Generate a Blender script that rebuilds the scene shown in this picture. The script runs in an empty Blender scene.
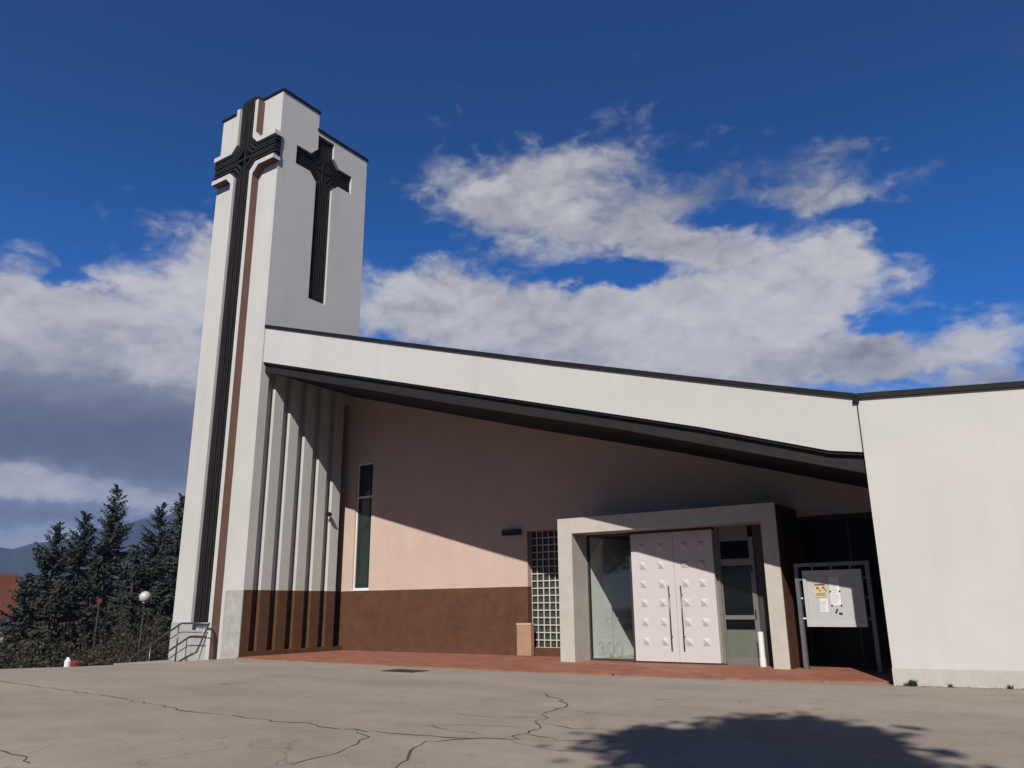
import bpy, bmesh, math, random
from mathutils import Vector, Matrix
from mathutils.geometry import tessellate_polygon
R = math.radians
SC = bpy.context.scene
COL = SC.collection

# ------------------------------------------------------------------ camera
cam = bpy.data.cameras.new('camera'); cam.sensor_width = 36.0
cam.lens = 36.0 * 789.58 / 1024.0
cam.clip_start = 0.05; cam.clip_end = 9000.0
camo = bpy.data.objects.new('camera', cam); COL.objects.link(camo)
_r = Vector((0.82694617, 0.56220618, -0.00917848))
_u = Vector((0.16018624, -0.21990711, 0.96227919))
_f = Vector((-0.53898089, 0.79722336, 0.27190903))
m = Matrix.Identity(4)
for i in range(3):
    m[i][0] = _r[i]; m[i][1] = _u[i]; m[i][2] = -_f[i]
m[0][3], m[1][3], m[2][3] = 0.0, 0.0, 1.3
camo.matrix_world = m
SC.camera = camo

# ------------------------------------------------------------------ sky and sun
SUN_DIR = Vector((-0.42, 1.0, -0.885)).normalized()          # way the light travels
SUN_EL = math.asin(-SUN_DIR.z); SUN_AZ = math.atan2(-SUN_DIR.x, -SUN_DIR.y)
SKY_STRENGTH = 0.067
SUN_STRENGTH = 5.0
EXPOSURE = 0.35
HAZE_DENSITY = 0.00038
SC.view_settings.view_transform = 'Standard'; SC.view_settings.look = 'None'
SC.view_settings.exposure = EXPOSURE; SC.view_settings.gamma = 1.0
SC.view_settings.use_curve_mapping = False

world = bpy.data.worlds.new("World"); SC.world = world; world.use_nodes = True
wn, wl = world.node_tree.nodes, world.node_tree.links
wn.clear()

def wmath(op, a, b=None, c=None, clamp=False):
    n = wn.new('ShaderNodeMath'); n.operation = op; n.use_clamp = clamp
    for i, v in enumerate((a, b, c)):
        if v is None: continue
        if isinstance(v, (int, float)): n.inputs[i].default_value = v
        else: wl.new(v, n.inputs[i])
    return n.outputs[0]

def wvec(op, a, b=None):
    n = wn.new('ShaderNodeVectorMath'); n.operation = op
    for i, v in enumerate((a, b)):
        if v is None: continue
        if isinstance(v, tuple): n.inputs[i].default_value = v
        else: wl.new(v, n.inputs[i])
    return n.outputs['Value'] if op == 'DOT_PRODUCT' else n.outputs['Vector']

def wramp(v, lo, hi):
    n = wn.new('ShaderNodeMapRange'); n.interpolation_type = 'SMOOTHSTEP'
    wl.new(v, n.inputs[0]); n.inputs[1].default_value = lo; n.inputs[2].default_value = hi
    return n.outputs[0]

def wmix(f, a, b):
    n = wn.new('ShaderNodeMix'); n.data_type = 'RGBA'
    for k, v in (('Factor', f),):
        if isinstance(v, (int, float)): n.inputs[0].default_value = v
        else: wl.new(v, n.inputs[0])
    for k, v in ((6, a), (7, b)):
        if isinstance(v, tuple): n.inputs[k].default_value = v
        else: wl.new(v, n.inputs[k])
    return n.outputs[2]

def wnoise(vec, scale, detail=6, rough=0.55):
    n = wn.new('ShaderNodeTexNoise'); n.inputs['Scale'].default_value = scale
    n.inputs['Detail'].default_value = detail; n.inputs['Roughness'].default_value = rough
    wl.new(vec, n.inputs['Vector']); return n

tc = wn.new('ShaderNodeTexCoord'); DIR = tc.outputs['Generated']
sky = wn.new('ShaderNodeTexSky'); sky.sky_type = 'NISHITA'; sky.sun_disc = False
sky.sun_elevation = SUN_EL; sky.sun_rotation = SUN_AZ
sky.altitude = 600; sky.air_density = 0.75; sky.dust_density = 0.1; sky.ozone_density = 4.5
hs = wn.new('ShaderNodeHueSaturation'); hs.inputs['Saturation'].default_value = 1.36; hs.inputs['Hue'].default_value = 0.509
wl.new(sky.outputs[0], hs.inputs['Color'])
sep = wn.new('ShaderNodeSeparateXYZ'); wl.new(DIR, sep.inputs[0])
az = wmath('MULTIPLY', wmath('ARCTAN2', sep.outputs[0], sep.outputs[1]), 57.29578)
el = wmath('MULTIPLY', wmath('ARCSINE', sep.outputs[2]), 57.29578)
STR = wvec('MULTIPLY', DIR, (1.0, 1.0, 1.7))
warp = wnoise(STR, 7.0, 5, 0.6)
warp2 = wnoise(STR, 22.0, 4, 0.6)
wc = wvec('ADD', wvec('MULTIPLY', wvec('SUBTRACT', warp.outputs['Color'], (0.5, 0.5, 0.5)), (9.0, 5.0, 0.0)),
          wvec('MULTIPLY', wvec('SUBTRACT', warp2.outputs['Color'], (0.5, 0.5, 0.5)), (2.6, 1.6, 0.0)))
cmb = wn.new('ShaderNodeCombineXYZ'); wl.new(az, cmb.inputs[0]); wl.new(el, cmb.inputs[1])
AE = wvec('ADD', cmb.outputs[0], wc)
# clouds: azimuth, elevation, spread, weight, brightness
CLOUDS = [(-68.6, 16.7, 4.7, 3.6, 1.2, 0.75), (-63.5, 16.6, 5.8, 3.8, 1.2, 0.72), (-58.0, 21.0, 3.9, 4.0, 1.1, 0.8), (-56.7, 23.9, 2.0, 1.3, 0.7, 0.75), (-65.6, 11.6, 7.6, 3.1, 1.5, 0.12), (-59.2, 10.9, 7.3, 2.9, 1.5, 0.08), (-68.3, 18.6, 2.7, 1.5, 0.8, 0.8), (-57.7, 15.0, 3.2, 2.3, 0.9, 0.75), (-64.8, 13.5, 4.5, 1.9, 1, 0.45), (-62.9, 7.3, 11.0, 1.0, 1.6, 0.9), (-63.8, 5.5, 12.0, 0.7, 1.3, 0.22), (-65.2, 4.0, 6.0, 0.8, 1.2, 0.6), (-57, 9, 5, 2.5, .9, .3), (-42.6, 21.7, 4.6, 2.8, 1, 0.75), (-36.5, 20.4, 6.9, 3.2, 1.2, 0.72), (-29.6, 19.6, 6.9, 3.2, 1.2, 0.65), (-21.3, 19.8, 7.3, 3.9, 1.2, 0.75), (-15.5, 20.0, 6.3, 3.8, 1.2, 0.75), (-9.3, 20.8, 5.1, 2.0, 1.1, 0.8), (-9.6, 23.5, 2.9, 1.6, 0.9, 0.8), (-24.4, 17.6, 3.0, 1.1, 0.5, 1), (-15.7, 17.6, 2.8, 1.4, 0.5, 0.95), (-9.9, 15.5, 2.5, 1.7, 0.8, 0.5), (-33.3, 30.3, 6.5, 2.7, 0.85, 0.7), (-27.5, 31.1, 5.6, 2.3, 0.62, 0.65), (-27.0, 26.6, 7.1, 2.1, 0.68, 0.6), (-34.9, 27.9, 4.0, 2.1, 0.8, 0.65), (-19.4, 24.6, 5.9, 1.2, 0.9, 0.65), (-23.8, 27.4, 3.9, 2.1, 0.5, 0.5), (-9.7, 27.2, 6.7, 1.0, 0.82, 0.6), (-8.0, 29.6, 4.6, 0.9, 0.62, 0.55), (-13.0, 29.1, 4.3, 1.6, 0.35, 0.4), (-19.0, 28.6, 3.8, 1.3, 0.4, 0.4), (-2.1, 15.6, 5.2, 1.7, 1.2, 0.8), (-7.0, 14.7, 3.6, 0.9, 0.9, 0.7), (-14.0, 15.4, 4.5, 1.6, 1.0, 0.6), (-21, 16.0, 5.0, 1.8, 0.9, 0.7), (-1.4, 13.0, 4.3, 0.9, 0.8, 0.5), (-24.8, 22.9, 5.3, 0.9, -1.0, 0.5), (-17.5, 26.6, 4.5, 0.9, -0.45, 0.5), (-40.5, 25.2, 3.0, 1.2, -0.5, 0.5), (-30.2, 23.8, 2.7, 0.6, -0.6, 0.5), (-7.8, 17.6, 2.5, 0.8, -0.5, 0.5), (-64.0, 20.4, 1.8, 0.6, -0.5, 0.5),
          (150, 42, 42, 30, 1.8, 0.0), (-210, 42, 42, 30, 1.8, 0.0), (75, 35, 25, 20, 1.3, 0.05), (-140, 30, 22, 18, 1.3, 0.05)]  # unseen dark clouds behind the viewer, added to dim the sky's fill light
dens = None; bw = None; bs = None
for a0, e0, sa, se, wt, br in CLOUDS:
    d = wvec('MULTIPLY', wvec('SUBTRACT', AE, (a0, e0, 0)), (1 / sa, 1 / se, 0))
    g = wmath('POWER', 2.718282, wmath('MULTIPLY', wvec('DOT_PRODUCT', d, d), -1.0))
    if wt > 0:
        bw = wmath('MULTIPLY_ADD', g, wt * br, bw if bw is not None else 0.0)
        bs = wmath('MULTIPLY_ADD', g, wt, bs if bs is not None else 0.001)
    dens = wmath('MULTIPLY_ADD', g, wt, dens if dens is not None else 0.0)
def billow(vec, scale):
    t = None
    for q, w in ((1.0, 0.62), (2.3, 0.38)):
        n_ = wnoise(vec, scale * q, 1.0, 0.5).outputs['Fac']
        t = wmath('MULTIPLY_ADD', wmath('ABSOLUTE', wmath('MULTIPLY_ADD', n_, 2.0, -1.0)), w * 1.6, t if t is not None else 0.35)
    return t
WV = wvec('ADD', STR, wvec('MULTIPLY', wvec('SUBTRACT', warp2.outputs['Color'], (0.5, 0.5, 0.5)), (0.05, 0.05, 0.05)))
UP = (0.006, -0.010, 0.030)
fb = wnoise(WV, 8.0, 9, 0.58).outputs['Fac']
fine = wnoise(WV, 34.0, 7, 0.6).outputs['Fac']
pf = billow(WV, 13.0); pfs = billow(wvec('ADD', WV, UP), 13.0)
dd = wmath('ADD', dens, wmath('MULTIPLY', wmath('SUBTRACT', fb, 0.5), 1.25))
dd = wmath('ADD', dd, wmath('MULTIPLY', wmath('SUBTRACT', pf, 0.60), 0.55))
dd = wmath('ADD', dd, wmath('MULTIPLY', wmath('SUBTRACT', fine, 0.5), 0.5))
alpha = wmath('MULTIPLY', wramp(dd, 0.20, 1.10), 0.96)
bright = wmath('DIVIDE', bw, bs)
relief = wmath('MULTIPLY', wmath('SUBTRACT', pf, pfs), 0.22)
relief = wmath('ADD', relief, wmath('MULTIPLY', wmath('SUBTRACT', fine, 0.5), 0.2))
relief = wmath('ADD', relief, wmath('MULTIPLY', wmath('SUBTRACT', fb, 0.5), 0.5))
relief = wmath('MULTIPLY', relief, wmath('ADD', bright, 0.1))
bright = wmath('ADD', bright, relief, clamp=True)
k = 0.785 / SKY_STRENGTH
ccol = wn.new('ShaderNodeValToRGB'); wl.new(bright, ccol.inputs[0])
cr = ccol.color_ramp; cr.elements[0].position = 0.0; cr.elements[0].color = (0.048, 0.058, 0.082, 1)
cr.elements[1].position = 1.0; cr.elements[1].color = (0.70, 0.68, 0.67, 1)
e = cr.elements.new(0.45); e.color = (0.22, 0.23, 0.265, 1)
e = cr.elements.new(0.75); e.color = (0.53, 0.525, 0.54, 1)
cs = wn.new('ShaderNodeVectorMath'); cs.operation = 'SCALE'; wl.new(ccol.outputs[0], cs.inputs[0]); cs.inputs['Scale'].default_value = k
lowsky = wmath('MULTIPLY_ADD', wramp(el, 36.0, 17.0), 0.45, 1.0)
sk2 = wn.new('ShaderNodeVectorMath'); sk2.operation = 'SCALE'; wl.new(hs.outputs['Color'], sk2.inputs[0]); wl.new(lowsky, sk2.inputs['Scale'])
skyc = wmix(alpha, sk2.outputs[0], cs.outputs[0])
bg = wn.new('ShaderNodeBackground'); wl.new(skyc, bg.inputs[0]); bg.inputs[1].default_value = SKY_STRENGTH
wo = wn.new('ShaderNodeOutputWorld'); wl.new(bg.outputs[0], wo.inputs[0])

sd = bpy.data.lights.new('sun', 'SUN'); sd.energy = SUN_STRENGTH; sd.angle = R(0.53); sd.color = (1.0, 0.935, 0.86)
so = bpy.data.objects.new('sun', sd); COL.objects.link(so)
so.rotation_euler = SUN_DIR.to_track_quat('-Z', 'Y').to_euler(); so.location = (20, -40, 40)

# ------------------------------------------------------------------ material helpers
MATS = {}
def mat(name, col, rough=0.8, spec=0.3, metal=0.0, var=0.12, scale=3.0, bump=0.0, bscale=60.0, streak=0.0, col2=None, fine=0.0, coat=0.0):
    """procedural paint/plaster/metal: mottled colour, optional vertical streaks and bump"""
    col = tuple(c * 0.79 for c in col); col2 = tuple(c * 0.79 for c in col2) if col2 else None   # the photo is exposed a third of a stop up
    m = bpy.data.materials.new(name); m.use_nodes = True
    n, l = m.node_tree.nodes, m.node_tree.links
    b = n['Principled BSDF']; b.inputs['Roughness'].default_value = rough
    b.inputs['Specular IOR Level'].default_value = spec; b.inputs['Metallic'].default_value = metal
    b.inputs['Coat Weight'].default_value = coat
    tc = n.new('ShaderNodeTexCoord')
    no = n.new('ShaderNodeTexNoise'); no.inputs['Scale'].default_value = scale; no.inputs['Detail'].default_value = 8
    no.inputs['Roughness'].default_value = 0.65
    l.new(tc.outputs['Object'], no.inputs['Vector'])
    mr = n.new('ShaderNodeMapRange'); mr.inputs[1].default_value = 0.3; mr.inputs[2].default_value = 0.7
    l.new(no.outputs['Fac'], mr.inputs[0])
    mx = n.new('ShaderNodeMix'); mx.data_type = 'RGBA'; l.new(mr.outputs[0], mx.inputs[0])
    c2 = col2 if col2 else tuple(c * (1 - var) for c in col)
    mx.inputs[6].default_value = (*c2, 1); mx.inputs[7].default_value = (*(min(1, c * (1 + var * .5)) for c in col), 1)
    out = mx.outputs[2]
    if streak:
        mp = n.new('ShaderNodeMapping'); mp.inputs['Scale'].default_value = (3.0, 3.0, 0.18); l.new(tc.outputs['Object'], mp.inputs[0])
        n2 = n.new('ShaderNodeTexNoise'); n2.inputs['Scale'].default_value = 1.0; n2.inputs['Detail'].default_value = 6; l.new(mp.outputs[0], n2.inputs['Vector'])
        r2 = n.new('ShaderNodeMapRange'); r2.inputs[1].default_value = 0.52; r2.inputs[2].default_value = 0.8; l.new(n2.outputs['Fac'], r2.inputs[0])
        ml = n.new('ShaderNodeMath'); ml.operation = 'MULTIPLY'; ml.inputs[1].default_value = streak; l.new(r2.outputs[0], ml.inputs[0])
        m2 = n.new('ShaderNodeMix'); m2.data_type = 'RGBA'; l.new(ml.outputs[0], m2.inputs[0]); l.new(out, m2.inputs[6])
        m2.inputs[7].default_value = (*(c * 0.55 for c in col), 1); out = m2.outputs[2]
    if fine:
        n4 = n.new('ShaderNodeTexNoise'); n4.inputs['Scale'].default_value = 45; n4.inputs['Detail'].default_value = 4; l.new(tc.outputs['Object'], n4.inputs['Vector'])
        r4 = n.new('ShaderNodeMapRange'); r4.inputs[1].default_value = 0.3; r4.inputs[2].default_value = 0.7; r4.inputs[3].default_value = 1 - fine; r4.inputs[4].default_value = 1 + fine; l.new(n4.outputs['Fac'], r4.inputs[0])
        v4 = n.new('ShaderNodeVectorMath'); v4.operation = 'SCALE'; l.new(out, v4.inputs[0]); l.new(r4.outputs[0], v4.inputs['Scale']); out = v4.outputs[0]
    l.new(out, b.inputs['Base Color'])
    if bump:
        n3 = n.new('ShaderNodeTexNoise'); n3.inputs['Scale'].default_value = bscale; n3.inputs['Detail'].default_value = 5; l.new(tc.outputs['Object'], n3.inputs['Vector'])
        bp = n.new('ShaderNodeBump'); bp.inputs['Strength'].default_value = bump; bp.inputs['Distance'].default_value = 0.01; l.new(n3.outputs['Fac'], bp.inputs['Height'])
        l.new(bp.outputs[0], b.inputs['Normal'])
    MATS[name] = m; return m

white = mat('white_render', (0.57, 0.565, 0.545), 0.9, 0.2, var=0.05, scale=0.9, bump=0.25, bscale=120, streak=0.16)
pink = mat('pink_render', (0.59, 0.455, 0.385), 0.9, 0.2, var=0.07, scale=1.3, bump=0.25, bscale=120, streak=0.08)
brown = mat('brown_render', (0.118, 0.055, 0.032), 0.85, 0.2, var=0.24, scale=3.2, fine=0.07, bump=0.2, bscale=90, streak=0.25)
ridgebrown = mat('reddish_brown_paint', (0.20, 0.115, 0.092), 0.85, 0.2, var=0.15, scale=2.0, streak=0.2)
darkmetal = mat('dark_metal', (0.012, 0.011, 0.012), 0.7, 0.2, var=0.3, scale=4)
ribm = mat('dark_brown_ribs', (0.018, 0.013, 0.011), 0.6, 0.35, var=0.35, scale=2.0, streak=0.3)
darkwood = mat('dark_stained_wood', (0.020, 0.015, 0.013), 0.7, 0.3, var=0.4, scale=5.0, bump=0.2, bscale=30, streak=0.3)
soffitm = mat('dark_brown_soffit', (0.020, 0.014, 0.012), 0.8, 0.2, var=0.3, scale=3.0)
marble = mat('grey_marble', (0.44, 0.43, 0.40), 0.5, 0.4, var=0.2, scale=4.0, fine=0.08, col2=(0.34, 0.335, 0.32))
portalm = mat('portal_stone', (0.53, 0.505, 0.455), 0.6, 0.4, var=0.08, scale=2.5, fine=0.04, col2=(0.46, 0.435, 0.39))
doorm = mat('pinkish_white_door', (0.615, 0.58, 0.57), 0.45, 0.4, var=0.04, scale=4.0)
alu = mat('grey_aluminium', (0.22, 0.21, 0.19), 0.45, 0.5, var=0.1, scale=6.0, metal=0.3)
greengrey = mat('grey_green_panel', (0.14, 0.155, 0.125), 0.5, 0.4, var=0.12, scale=3.0)
darkframe = mat('dark_frame', (0.05, 0.045, 0.042), 0.5, 0.4, var=0.2)
steel = mat('brushed_steel', (0.20, 0.18, 0.17), 0.45, 0.5, metal=0.9, var=0.15)
galv = mat('galvanised_tube', (0.17, 0.18, 0.20), 0.5, 0.5, metal=0.35, var=0.2, scale=8)
railm = mat('dark_steel_rail', (0.15, 0.15, 0.15), 0.4, 0.5, metal=0.7, var=0.2, scale=8)
whitepaint = mat('white_paint', (0.80, 0.80, 0.79), 0.5, 0.4, var=0.05)
boardm = mat('pale_grey_panel', (0.52, 0.53, 0.53), 0.5, 0.4, var=0.04, scale=5)
paperm = mat('white_paper', (0.80, 0.80, 0.81), 0.8, 0.2, var=0.03, scale=12)
yellowm = mat('yellow_paper', (0.68, 0.58, 0.34), 0.8, 0.2, var=0.15, scale=14)
black = mat('black_plastic', (0.01, 0.01, 0.01), 0.5, 0.4, var=0.2)
binm = mat('beige_concrete', (0.42, 0.26, 0.175), 0.85, 0.2, var=0.15, scale=6, fine=0.12)
binlid = mat('pale_bin_rim', (0.52, 0.40, 0.28), 0.8, 0.2, var=0.15, scale=6)
inwhite = mat('interior_white', (0.98, 0.99, 0.98), 0.9, 0.2, var=0.04)
indark = mat('interior_dark', (0.05, 0.052, 0.05), 0.9, 0.2, var=0.2)
infloor = mat('interior_floor', (0.42, 0.38, 0.30), 0.5, 0.3, var=0.12, scale=3)
letter = mat('grey_lettering', (0.24, 0.29, 0.28), 0.7, 0.2, var=0.1)
mortar = mat('white_grid', (0.52, 0.51, 0.45), 0.85, 0.2, var=0.08, scale=5)
iron = mat('cast_iron', (0.05, 0.045, 0.04), 0.7, 0.4, var=0.3, scale=10)
crackm = mat('crack_dirt', (0.115, 0.098, 0.082), 0.95, 0.1, var=0.5, scale=6)
bark = mat('bark', (0.07, 0.05, 0.038), 0.95, 0.1, var=0.4, scale=6, bump=0.5, bscale=20)
twig = mat('bare_twigs', (0.065, 0.045, 0.032), 0.95, 0.1, var=0.4, scale=2)
redroof = mat('red_roof_tiles', (0.13, 0.040, 0.022), 0.85, 0.2, var=0.3, scale=0.8, fine=0.2)
housew = mat('house_render', (0.70, 0.68, 0.66), 0.9, 0.2, var=0.08, scale=1)
redm = mat('red_paint', (0.20, 0.022, 0.02), 0.5, 0.4, var=0.2)
concrete = mat('step_concrete', (0.34, 0.32, 0.29), 0.9, 0.2, var=0.15, scale=3, fine=0.1)
terrm = mat('grassy_ground', (0.06, 0.065, 0.03), 0.95, 0.1, var=0.4, scale=0.3, col2=(0.09, 0.07, 0.045))
hillm = mat('forested_hill', (0.028, 0.04, 0.025), 0.95, 0.1, var=0.4, scale=0.012)
litterm = mat('leaf_litter', (0.10, 0.06, 0.035), 0.95, 0.1, var=0.4, scale=8)

def foliage(name, c1, c2, scale=0.9):
    m = bpy.data.materials.new(name); m.use_nodes = True
    n, l = m.node_tree.nodes, m.node_tree.links; b = n['Principled BSDF']
    b.inputs['Roughness'].default_value = 0.7; b.inputs['Specular IOR Level'].default_value = 0.25
    tc = n.new('ShaderNodeTexCoord'); no = n.new('ShaderNodeTexNoise'); no.inputs['Scale'].default_value = scale; no.inputs['Detail'].default_value = 5
    l.new(tc.outputs['Object'], no.inputs['Vector'])
    cr = n.new('ShaderNodeValToRGB'); l.new(no.outputs['Fac'], cr.inputs[0])
    cr.color_ramp.elements[0].position = 0.35; cr.color_ramp.elements[0].color = (*c1, 1)
    cr.color_ramp.elements[1].position = 0.68; cr.color_ramp.elements[1].color = (*c2, 1)
    l.new(cr.outputs[0], b.inputs['Base Color'])
    return m
spruce_m = [foliage('blue_spruce_needles', (0.016, 0.026, 0.016), (0.050, 0.062, 0.040)),
            foliage('dark_spruce_needles', (0.012, 0.019, 0.010), (0.034, 0.044, 0.024)),
            foliage('olive_spruce_needles', (0.018, 0.022, 0.012), (0.050, 0.048, 0.026))]
leaf_m = foliage('green_leaves', (0.03, 0.05, 0.02), (0.07, 0.10, 0.04))
weed_m = foliage('weed_leaves', (0.05, 0.07, 0.03), (0.09, 0.10, 0.05), 10)
shrub_m = foliage('brownish_shrub_leaves', (0.030, 0.026, 0.015), (0.075, 0.055, 0.030), 1.5)
darkshrub_m = foliage('dark_hedge_leaves', (0.016, 0.022, 0.014), (0.045, 0.05, 0.03), 1.5)

def glass(name, tint, refl=0.12, dark=0.0):
    m = bpy.data.materials.new(name); m.use_nodes = True
    n, l = m.node_tree.nodes, m.node_tree.links; n.clear()
    o = n.new('ShaderNodeOutputMaterial'); t = n.new('ShaderNodeBsdfTransparent'); t.inputs[0].default_value = (*tint, 1)
    g = n.new('ShaderNodeBsdfGlossy'); g.inputs['Roughness'].default_value = 0.03; g.inputs[0].default_value = (0.9, 0.95, 0.93, 1)
    lw = n.new('ShaderNodeLayerWeight'); lw.inputs[0].default_value = 0.5
    pw_ = n.new('ShaderNodeMath'); pw_.operation = 'POWER'; l.new(lw.outputs['Facing'], pw_.inputs[0]); pw_.inputs[1].default_value = 4.0
    f = n.new('ShaderNodeMath'); f.operation = 'MULTIPLY_ADD'; l.new(pw_.outputs[0], f.inputs[0]); f.inputs[1].default_value = 0.7; f.inputs[2].default_value = 0.035
    ns = n.new('ShaderNodeTexNoise'); ns.inputs['Scale'].default_value = 1.3; bp = n.new('ShaderNodeBump'); bp.inputs['Strength'].default_value = 0.05
    l.new(ns.outputs['Fac'], bp.inputs['Height']); l.new(bp.outputs[0], g.inputs['Normal'])
    mx = n.new('ShaderNodeMixShader'); l.new(f.outputs[0], mx.inputs[0]); l.new(t.outputs[0], mx.inputs[1]); l.new(g.outputs[0], mx.inputs[2]); l.new(mx.outputs[0], o.inputs[0])
    return m
clearglass = glass('clear_glass', (0.96, 0.985, 0.97))
darkglass = mat('dark_glass', (0.006, 0.007, 0.007), 0.08, 0.22, var=0.1, scale=1)
blackpanel = mat('black_panel', (0.006, 0.006, 0.006), 0.35, 0.12, var=0.2, scale=1)
greenglass = mat('dark_green_glass', (0.022, 0.036, 0.032), 0.06, 0.5, var=0.3, scale=1.5)
blockglass = mat('glass_block_glass', (0.05, 0.065, 0.05), 0.15, 0.5, var=0.5, scale=9)

def asphalt_mat():
    m = bpy.data.materials.new('old_asphalt'); m.use_nodes = True
    n, l = m.node_tree.nodes, m.node_tree.links; b = n['Principled BSDF']; b.inputs['Roughness'].default_value = 0.92; b.inputs['Specular IOR Level'].default_value = 0.2
    tc = n.new('ShaderNodeTexCoord')
    def nz(scale, det, rough=0.6, mp=None):
        x = n.new('ShaderNodeTexNoise'); x.inputs['Scale'].default_value = scale; x.inputs['Detail'].default_value = det; x.inputs['Roughness'].default_value = rough
        if mp:
            mm = n.new('ShaderNodeMapping'); mm.inputs['Scale'].default_value = mp; mm.inputs['Rotation'].default_value = (0, 0, 0.25); l.new(tc.outputs['Object'], mm.inputs[0]); l.new(mm.outputs[0], x.inputs['Vector'])
        else: l.new(tc.outputs['Object'], x.inputs['Vector'])
        return x.outputs['Fac']
    def rng(v, a, b_, c, d):
        x = n.new('ShaderNodeMapRange'); l.new(v, x.inputs[0])
        for i, q in enumerate((a, b_, c, d)): x.inputs[i + 1].default_value = q
        return x.outputs[0]
    def mul(a, b_):
        x = n.new('ShaderNodeMath'); x.operation = 'MULTIPLY'; l.new(a, x.inputs[0]); l.new(b_, x.inputs[1]); return x.outputs[0]
    f = mul(rng(nz(0.35, 5, mp=(0.6, 1.6, 1)), 0.3, 0.7, 0.80, 1.10), rng(nz(2.2, 8, 0.7), 0.3, 0.7, 0.90, 1.07))
    f = mul(f, rng(nz(70, 3, 0.7), 0.3, 0.7, 0.80, 1.18))
    f = mul(f, rng(nz(16, 5, 0.75), 0.3, 0.7, 0.88, 1.10))
    f = mul(f, rng(nz(260, 2, 0.7), 0.3, 0.7, 0.85, 1.15))
    spots = rng(nz(5.0, 3, 0.5), 0.66, 0.72, 1.0, 0.82); f = mul(f, spots)
    dn = n.new('ShaderNodeTexNoise'); dn.inputs['Scale'].default_value = 2.5; dn.inputs['Detail'].default_value = 5; l.new(tc.outputs['Object'], dn.inputs['Vector'])
    da = n.new('ShaderNodeVectorMath'); da.operation = 'MULTIPLY_ADD'; l.new(dn.outputs['Color'], da.inputs[0]); da.inputs[1].default_value = (0.5, 0.5, 0); l.new(tc.outputs['Object'], da.inputs[2])
    vo = n.new('ShaderNodeTexVoronoi'); vo.feature = 'DISTANCE_TO_EDGE'; vo.inputs['Scale'].default_value = 1.15; l.new(da.outputs[0], vo.inputs['Vector'])
    line = rng(vo.outputs['Distance'], 0.004, 0.014, 1.0, 0.0); msk = rng(nz(0.33, 3), 0.54, 0.66, 0.0, 0.42); cl_ = mul(line, msk)
    inv = n.new('ShaderNodeMath'); inv.operation = 'SUBTRACT'; inv.inputs[0].default_value = 1.0; l.new(cl_, inv.inputs[1]); f = mul(f, inv.outputs[0])
    mx = n.new('ShaderNodeMix'); mx.data_type = 'RGBA'; l.new(rng(nz(0.8, 4), 0.35, 0.65, 0, 1), mx.inputs[0])
    mx.inputs[6].default_value = (0.262, 0.226, 0.186, 1); mx.inputs[7].default_value = (0.278, 0.244, 0.205, 1)
    vs = n.new('ShaderNodeVectorMath'); vs.operation = 'SCALE'; l.new(mx.outputs[2], vs.inputs[0]); l.new(f, vs.inputs['Scale'])
    l.new(vs.outputs[0], b.inputs['Base Color'])
    bp = n.new('ShaderNodeBump'); bp.inputs['Strength'].default_value = 0.35; bp.inputs['Distance'].default_value = 0.012
    l.new(nz(110, 4, 0.7), bp.inputs['Height']); l.new(bp.outputs[0], b.inputs['Normal'])
    return m
asphaltm = asphalt_mat()

def tile_mat():
    m = bpy.data.materials.new('red_paving_tiles'); m.use_nodes = True
    n, l = m.node_tree.nodes, m.node_tree.links; b = n['Principled BSDF']; b.inputs['Roughness'].default_value = 0.75
    tc = n.new('ShaderNodeTexCoord'); br = n.new('ShaderNodeTexBrick'); l.new(tc.outputs['Object'], br.inputs['Vector'])
    br.offset = 0.0; br.inputs['Scale'].default_value = 1.0; br.inputs['Brick Width'].default_value = 0.3; br.inputs['Row Height'].default_value = 0.3
    br.inputs['Mortar Size'].default_value = 0.006; br.inputs['Bias'].default_value = 0.0
    br.inputs['Color1'].default_value = (0.275, 0.105, 0.064, 1); br.inputs['Color2'].default_value = (0.225, 0.080, 0.049, 1); br.inputs['Mortar'].default_value = (0.16, 0.09, 0.066, 1)
    no = n.new('ShaderNodeTexNoise'); no.inputs['Scale'].default_value = 1.6; no.inputs['Detail'].default_value = 8; l.new(tc.outputs['Object'], no.inputs['Vector'])
    mr = n.new('ShaderNodeMapRange'); mr.inputs[1].default_value = 0.3; mr.inputs[2].default_value = 0.7; mr.inputs[3].default_value = 0.78; mr.inputs[4].default_value = 1.12; l.new(no.outputs['Fac'], mr.inputs[0])
    vs = n.new('ShaderNodeVectorMath'); vs.operation = 'SCALE'; l.new(br.outputs['Color'], vs.inputs[0]); l.new(mr.outputs[0], vs.inputs['Scale']); l.new(vs.outputs[0], b.inputs['Base Color'])
    return m
tilem = tile_mat()

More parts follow.
